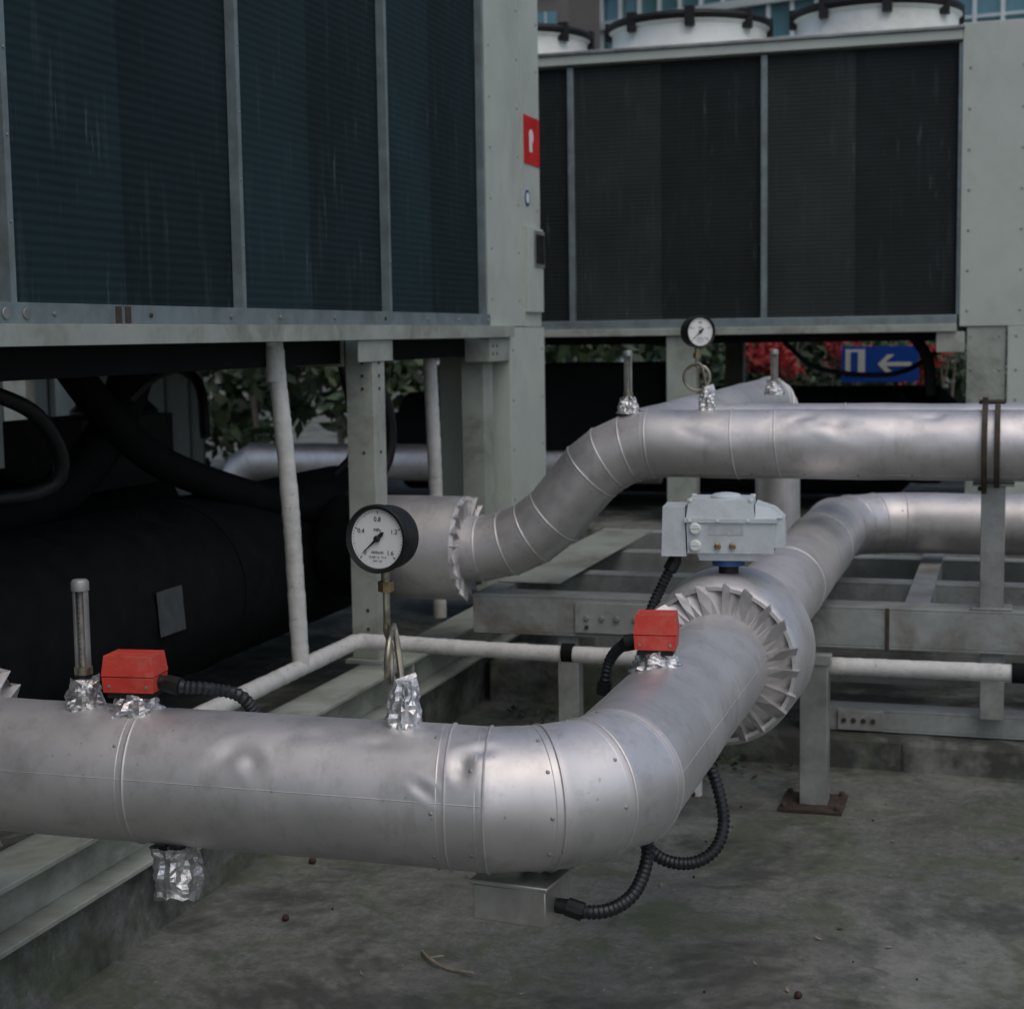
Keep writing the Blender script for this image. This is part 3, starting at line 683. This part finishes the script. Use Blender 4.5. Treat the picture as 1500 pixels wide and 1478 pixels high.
# ---------- ground etc ----------
m=MB(['ground']); 
m.add([(-300,-100,0),(300,-100,0),(300,500,0),(-300,500,0)],[(0,1,2,3)]); m.out('ground',None,0)
m=MB(['kerb']); m.box((-4.4,-1.6,-.05),(-1.865,7.0,.19)); ob=m.out('concrete_plinth',None,0,.012)
m=MB(['kerb']); m.box((-.95,4.985,-.05),(5,8.2,.10)); m.box((-.3,4.975,-.05),(5.02,5.6,.094)) ; ob=m.out('concrete_plinth',None,0,.012)
m=MB(['kerb']); m.box((-6.6,8.3,-.05),(1.8,11,.33)); ob=m.out('concrete_plinth',None,0,.012)
m=MB(['kerb']); m.box((-1.84,5.6,-.05),(-1.2,5.95,.16)); ob=m.out('concrete_block',None,0,.01)
m=MB(['twig']); m.tube(catmull([(-1.225,3.22,.005),(-1.19,3.17,.012),(-1.14,3.14,.006),(-1.07,3.12,.010)],.01),.0032,6); m.tube([(-1.19,3.17,.012),(-1.165,3.195,.010)],.002,5); 
m.out('fallen_twig')
m=MB(['seed']); rnd=random.Random(5)
for i in range(60):
    x=rnd.uniform(-1.8,1.2);y=rnd.uniform(2.6,5.0);r=rnd.uniform(.006,.011) if i<22 else rnd.uniform(.002,.004)
    m.rev((x,y,0),(0,0,1),[(0,r*.5),(r*.5,r),(r*1.2,r*.9),(r*1.7,r*.4)],7)
m.out('seed_pods',None,60)
m=MB(['twig','leaf']);
for i in range(70):
    x=rnd.uniform(-1.8,1.4);y=rnd.uniform(2.7,5.0);a=rnd.uniform(0,6.3);L=rnd.uniform(.005,.013);u=V((math.cos(a),math.sin(a),0))*L;w=V((-u.y,u.x,0))*.4;c=V((x,y,.004))
    m.add([c-u,c+w,c+u+V((0,0,rnd.uniform(0,.008))),c-w],[(0,1,2,3)],rnd.choice((0,0,1)))
m.out('leaf_litter',None,0)
m=MB(['leaf'])
for i in range(500):
    if i%2: cx,cy=rnd.choice([(-1.2,5.1),(-1.0,5.6),(-1.5,5.4),(-.9,4.9)]); x=cx+rnd.gauss(0,.12); y=cy+rnd.gauss(0,.1); 
    else: x=rnd.uniform(-1.8,2.5); y=rnd.uniform(8.0,8.25)
    a=rnd.uniform(0,6.3); u=V((math.cos(a),math.sin(a),rnd.uniform(.2,1.2)))*rnd.uniform(.01,.03); w=V((-u.y,u.x,0))*.4; c=V((x,y,.01 if y<6 else .11))
    m.add([c,c+u*.5+w,c+u,c+u*.5-w],[(0,1,2,3)])
m.out('weeds',None,0)
# ---------- vegetation ----------
def leaves(name,mats,blobs,count,size,seed,parent=None,th=-.12):
    rnd=random.Random(seed); m=MB(mats)
    for i in range(count):
        b=rnd.choices(blobs,[b[3] for b in blobs])[0]
        d=V((rnd.gauss(0,1),rnd.gauss(0,1),rnd.gauss(0,1))).normalized()*rnd.random()**.45
        p=V((b[0]+d.x*b[4],b[1]+d.y*b[5],b[2]+d.z*b[6]))
        if p.z<.03: continue
        if noise.noise(p*1.6+V((seed,0,0)))<th: continue
        u=V((rnd.gauss(0,1),rnd.gauss(0,1),rnd.gauss(0,1))).normalized(); w=u.orthogonal().normalized()
        s=size*rnd.uniform(.6,1.4)
        m.add([p-u*s,p+w*s*.45,p+u*s,p-w*s*.45],[(0,1,2,3)],b[7] if len(b)>7 else 0)
    return m.out(name,parent,0)
rnd=random.Random(2)
bl=[(x,14.5+rnd.uniform(-.5,.5),rnd.uniform(.5,2.2),1,rnd.uniform(.5,1.0),.7,rnd.uniform(.5,.9)) for x in [ -17+.45*i for i in range(60)]]
g=group('hedge'); leaves('foliage',['leaf'],bl,32000,.09,3,g,-.22)
m=MB(['twig'])
for x in [ -17+.9*i for i in range(30)]:
    m.tube([(x,14.5,0),(x+rnd.uniform(-.1,.1),14.5,.7),(x+rnd.uniform(-.3,.3),14.5,1.5)],[.04,.03,.015],6)
m.out('stems',g,50)
g=group('flowering_shrub')
bl=[(-1.70,12.6,1.22,1.2,.36,.3,.22),(-1.35,12.7,1.20,.7,.35,.3,.2),(-.60,12.5,1.06,.7,.28,.3,.2),(-.72,11.75,1.0,.22,.30,.1,.14),(-1.9,12.9,.9,1.2,.5,.4,.5,1),(-1.0,12.9,.9,1.8,.8,.5,.6,1),(-.4,12.9,.9,1.2,.5,.5,.5,1)]
leaves('blossom_and_leaves',['leafr','leaf'],bl,5400,.040,9,g)
m=MB(['twig'])
for i in range(14):
    x=rnd.uniform(-2,-.4); m.tube([(-1.2+.3*(x+1.2),12.8,0),(x,12.8,.6),(x+rnd.uniform(-.2,.2),12.8,1.35)],[.02,.014,.006],6)
m.out('stems',g,50)
g=group('traffic_sign'); m=MB(['signblue','white','galv'])
m.M=Matrix.Translation((.32,-1.9,-.02))
m.box((-1.50,13.9,1.0),(-.95,13.93,1.26),0); m.box((-1.47,13.893,1.05),(-1.33,13.897,1.24),1)
m.box((-1.43,13.888,1.07),(-1.38,13.892,1.22),0)
m.add([(-1.24,13.895,1.13),(-1.17,13.895,1.20),(-1.12,13.895,1.20),(-1.18,13.895,1.145),(-1.0,13.895,1.145),(-1.0,13.895,1.115),(-1.18,13.895,1.115),(-1.12,13.895,1.06),(-1.17,13.895,1.06)],[(0,1,2,3,6,7,8),(3,4,5,6)],1)
for x in (-1.4,-1.0): m.cyl((x,13.96,0),(x,13.96,1.25),.025,n=10,mi=2)
m.out('sign_face_and_posts',g,30)
g=group('metal_fence'); m=MB(['fence'])
for i in range(34): m.box((-8.2+.09*i,9.6+(.02 if i%2 else 0),.0),(-8.2+.09*i+.089,9.63+(.02 if i%2 else 0),2.0))
m.box((-8.2,9.575,1.7),(-5.15,9.598,1.76)); m.out('corrugated_panels',g,0)
# ---------- buildings ----------
g=group('glass_office_building'); m=MB(['bglass','bframe'])
C=V((6,105,0)); Rb=48; n=64; a0,a1=math.radians(200),math.radians(340)
def pt(a,r,z): return V((C.x+r*math.cos(a),C.y+r*math.sin(a),z))
fl=2.6
for k in range(14):
    z=k*fl
    vs=[];fs=[]
    for i in range(n+1):
        a=a0+(a1-a0)*i/n; vs+=[pt(a,Rb,z),pt(a,Rb,z+fl)]
    fs=[(2*i,2*i+2,2*i+3,2*i+1) for i in range(n)]; m.add(vs,fs,0)
    for zz,h,d in ((z,.28,.3),(z+1.3,.10,.16)):
        vs=[];fs=[]
        for i in range(n+1):
            a=a0+(a1-a0)*i/n; vs+=[pt(a,Rb+.05,zz),pt(a,Rb+d,zz),pt(a,Rb+d,zz+h),pt(a,Rb+.05,zz+h)]
        for i in range(n):
            o=4*i; fs+=[(o,o+4,o+5,o+1),(o+1,o+5,o+6,o+2),(o+2,o+6,o+7,o+3)]
        m.add(vs,fs,1)
for i in range(n*2+1):
    a=a0+(a1-a0)*i/(n*2); p=pt(a,Rb+.1,0); m.box(p-V((.07,.07,0)),p+V((.07,.07,36.4)),1)
m.add([pt(a0+(a1-a0)*i/n,Rb,36.4) for i in range(n+1)],[tuple(range(n+1))],1)
m.out('curtain_wall',g,0)
g=group('brick_office_building'); m=MB(['bbrick','bglass','bframe'])
x0,x1,yb=-30.9,-12.9,48
m.box((x0,yb,0),(x1,yb+4,30),0)
for k in range(16):
    for i in range(15):
        x=x0+.3+i*1.19; z=.6+k*1.85
        m.box((x,yb-.05,z),(x+.7,yb-.02,z+1.2),1); m.box((x-.05,yb-.12,z-.10),(x+.75,yb-.003,z-.02),2); m.box((x+.33,yb-.08,z),(x+.37,yb-.052,z+1.2),2)
m.out('facade',g,0)
# ---------- world, sun, camera ----------
w=bpy.data.worlds.new('World'); scene.world=w; w.use_nodes=True; nt=w.node_tree; bg=nt.nodes['Background']
sk=nt.nodes.new('ShaderNodeTexSky'); sk.sky_type='NISHITA'; sk.sun_disc=False
el=math.radians(60); az=math.radians(140)
sk.sun_elevation=el; sk.sun_rotation=az; sk.dust_density=3; sk.air_density=1.0; sk.ozone_density=1.0
nt.links.new(sk.outputs[0],bg.inputs[0]); bg.inputs[1].default_value=.118
sl=bpy.data.lights.new('sun','SUN'); sl.energy=.5; sl.angle=math.radians(90); sl.color=(1,.96,.90)
so=bpy.data.objects.new('sun',sl); scene.collection.objects.link(so)
sd=V((math.sin(az)*math.cos(el),math.cos(az)*math.cos(el),math.sin(el)))
so.rotation_euler=sd.to_track_quat('Z','Y').to_euler()
psi=math.radians(17.25);P_=math.radians(6.02);rho=.015
Rv=V((math.cos(psi),math.sin(psi),0)); F=V((-math.sin(psi)*math.cos(P_),math.cos(psi)*math.cos(P_),-math.sin(P_))); U=Rv.cross(F)
cr=Rv*math.cos(rho)-U*math.sin(rho); cu_=U*math.cos(rho)+Rv*math.sin(rho); cb=-F
cam=bpy.data.cameras.new('camera'); co=bpy.data.objects.new('camera',cam); scene.collection.objects.link(co)
co.matrix_world=Matrix(((cr.x,cu_.x,cb.x,0),(cr.y,cu_.y,cb.y,0),(cr.z,cu_.z,cb.z,H),(0,0,0,1)))
cam.lens=56.4; cam.sensor_width=36; cam.sensor_fit='HORIZONTAL'; cam.clip_end=1000; cam.clip_start=.05
cam.dof.use_dof=True; cam.dof.focus_distance=2.75; cam.dof.aperture_fstop=8
scene.camera=co
scene.view_settings.view_transform='Standard'; scene.view_settings.look='None'; scene.view_settings.exposure=0
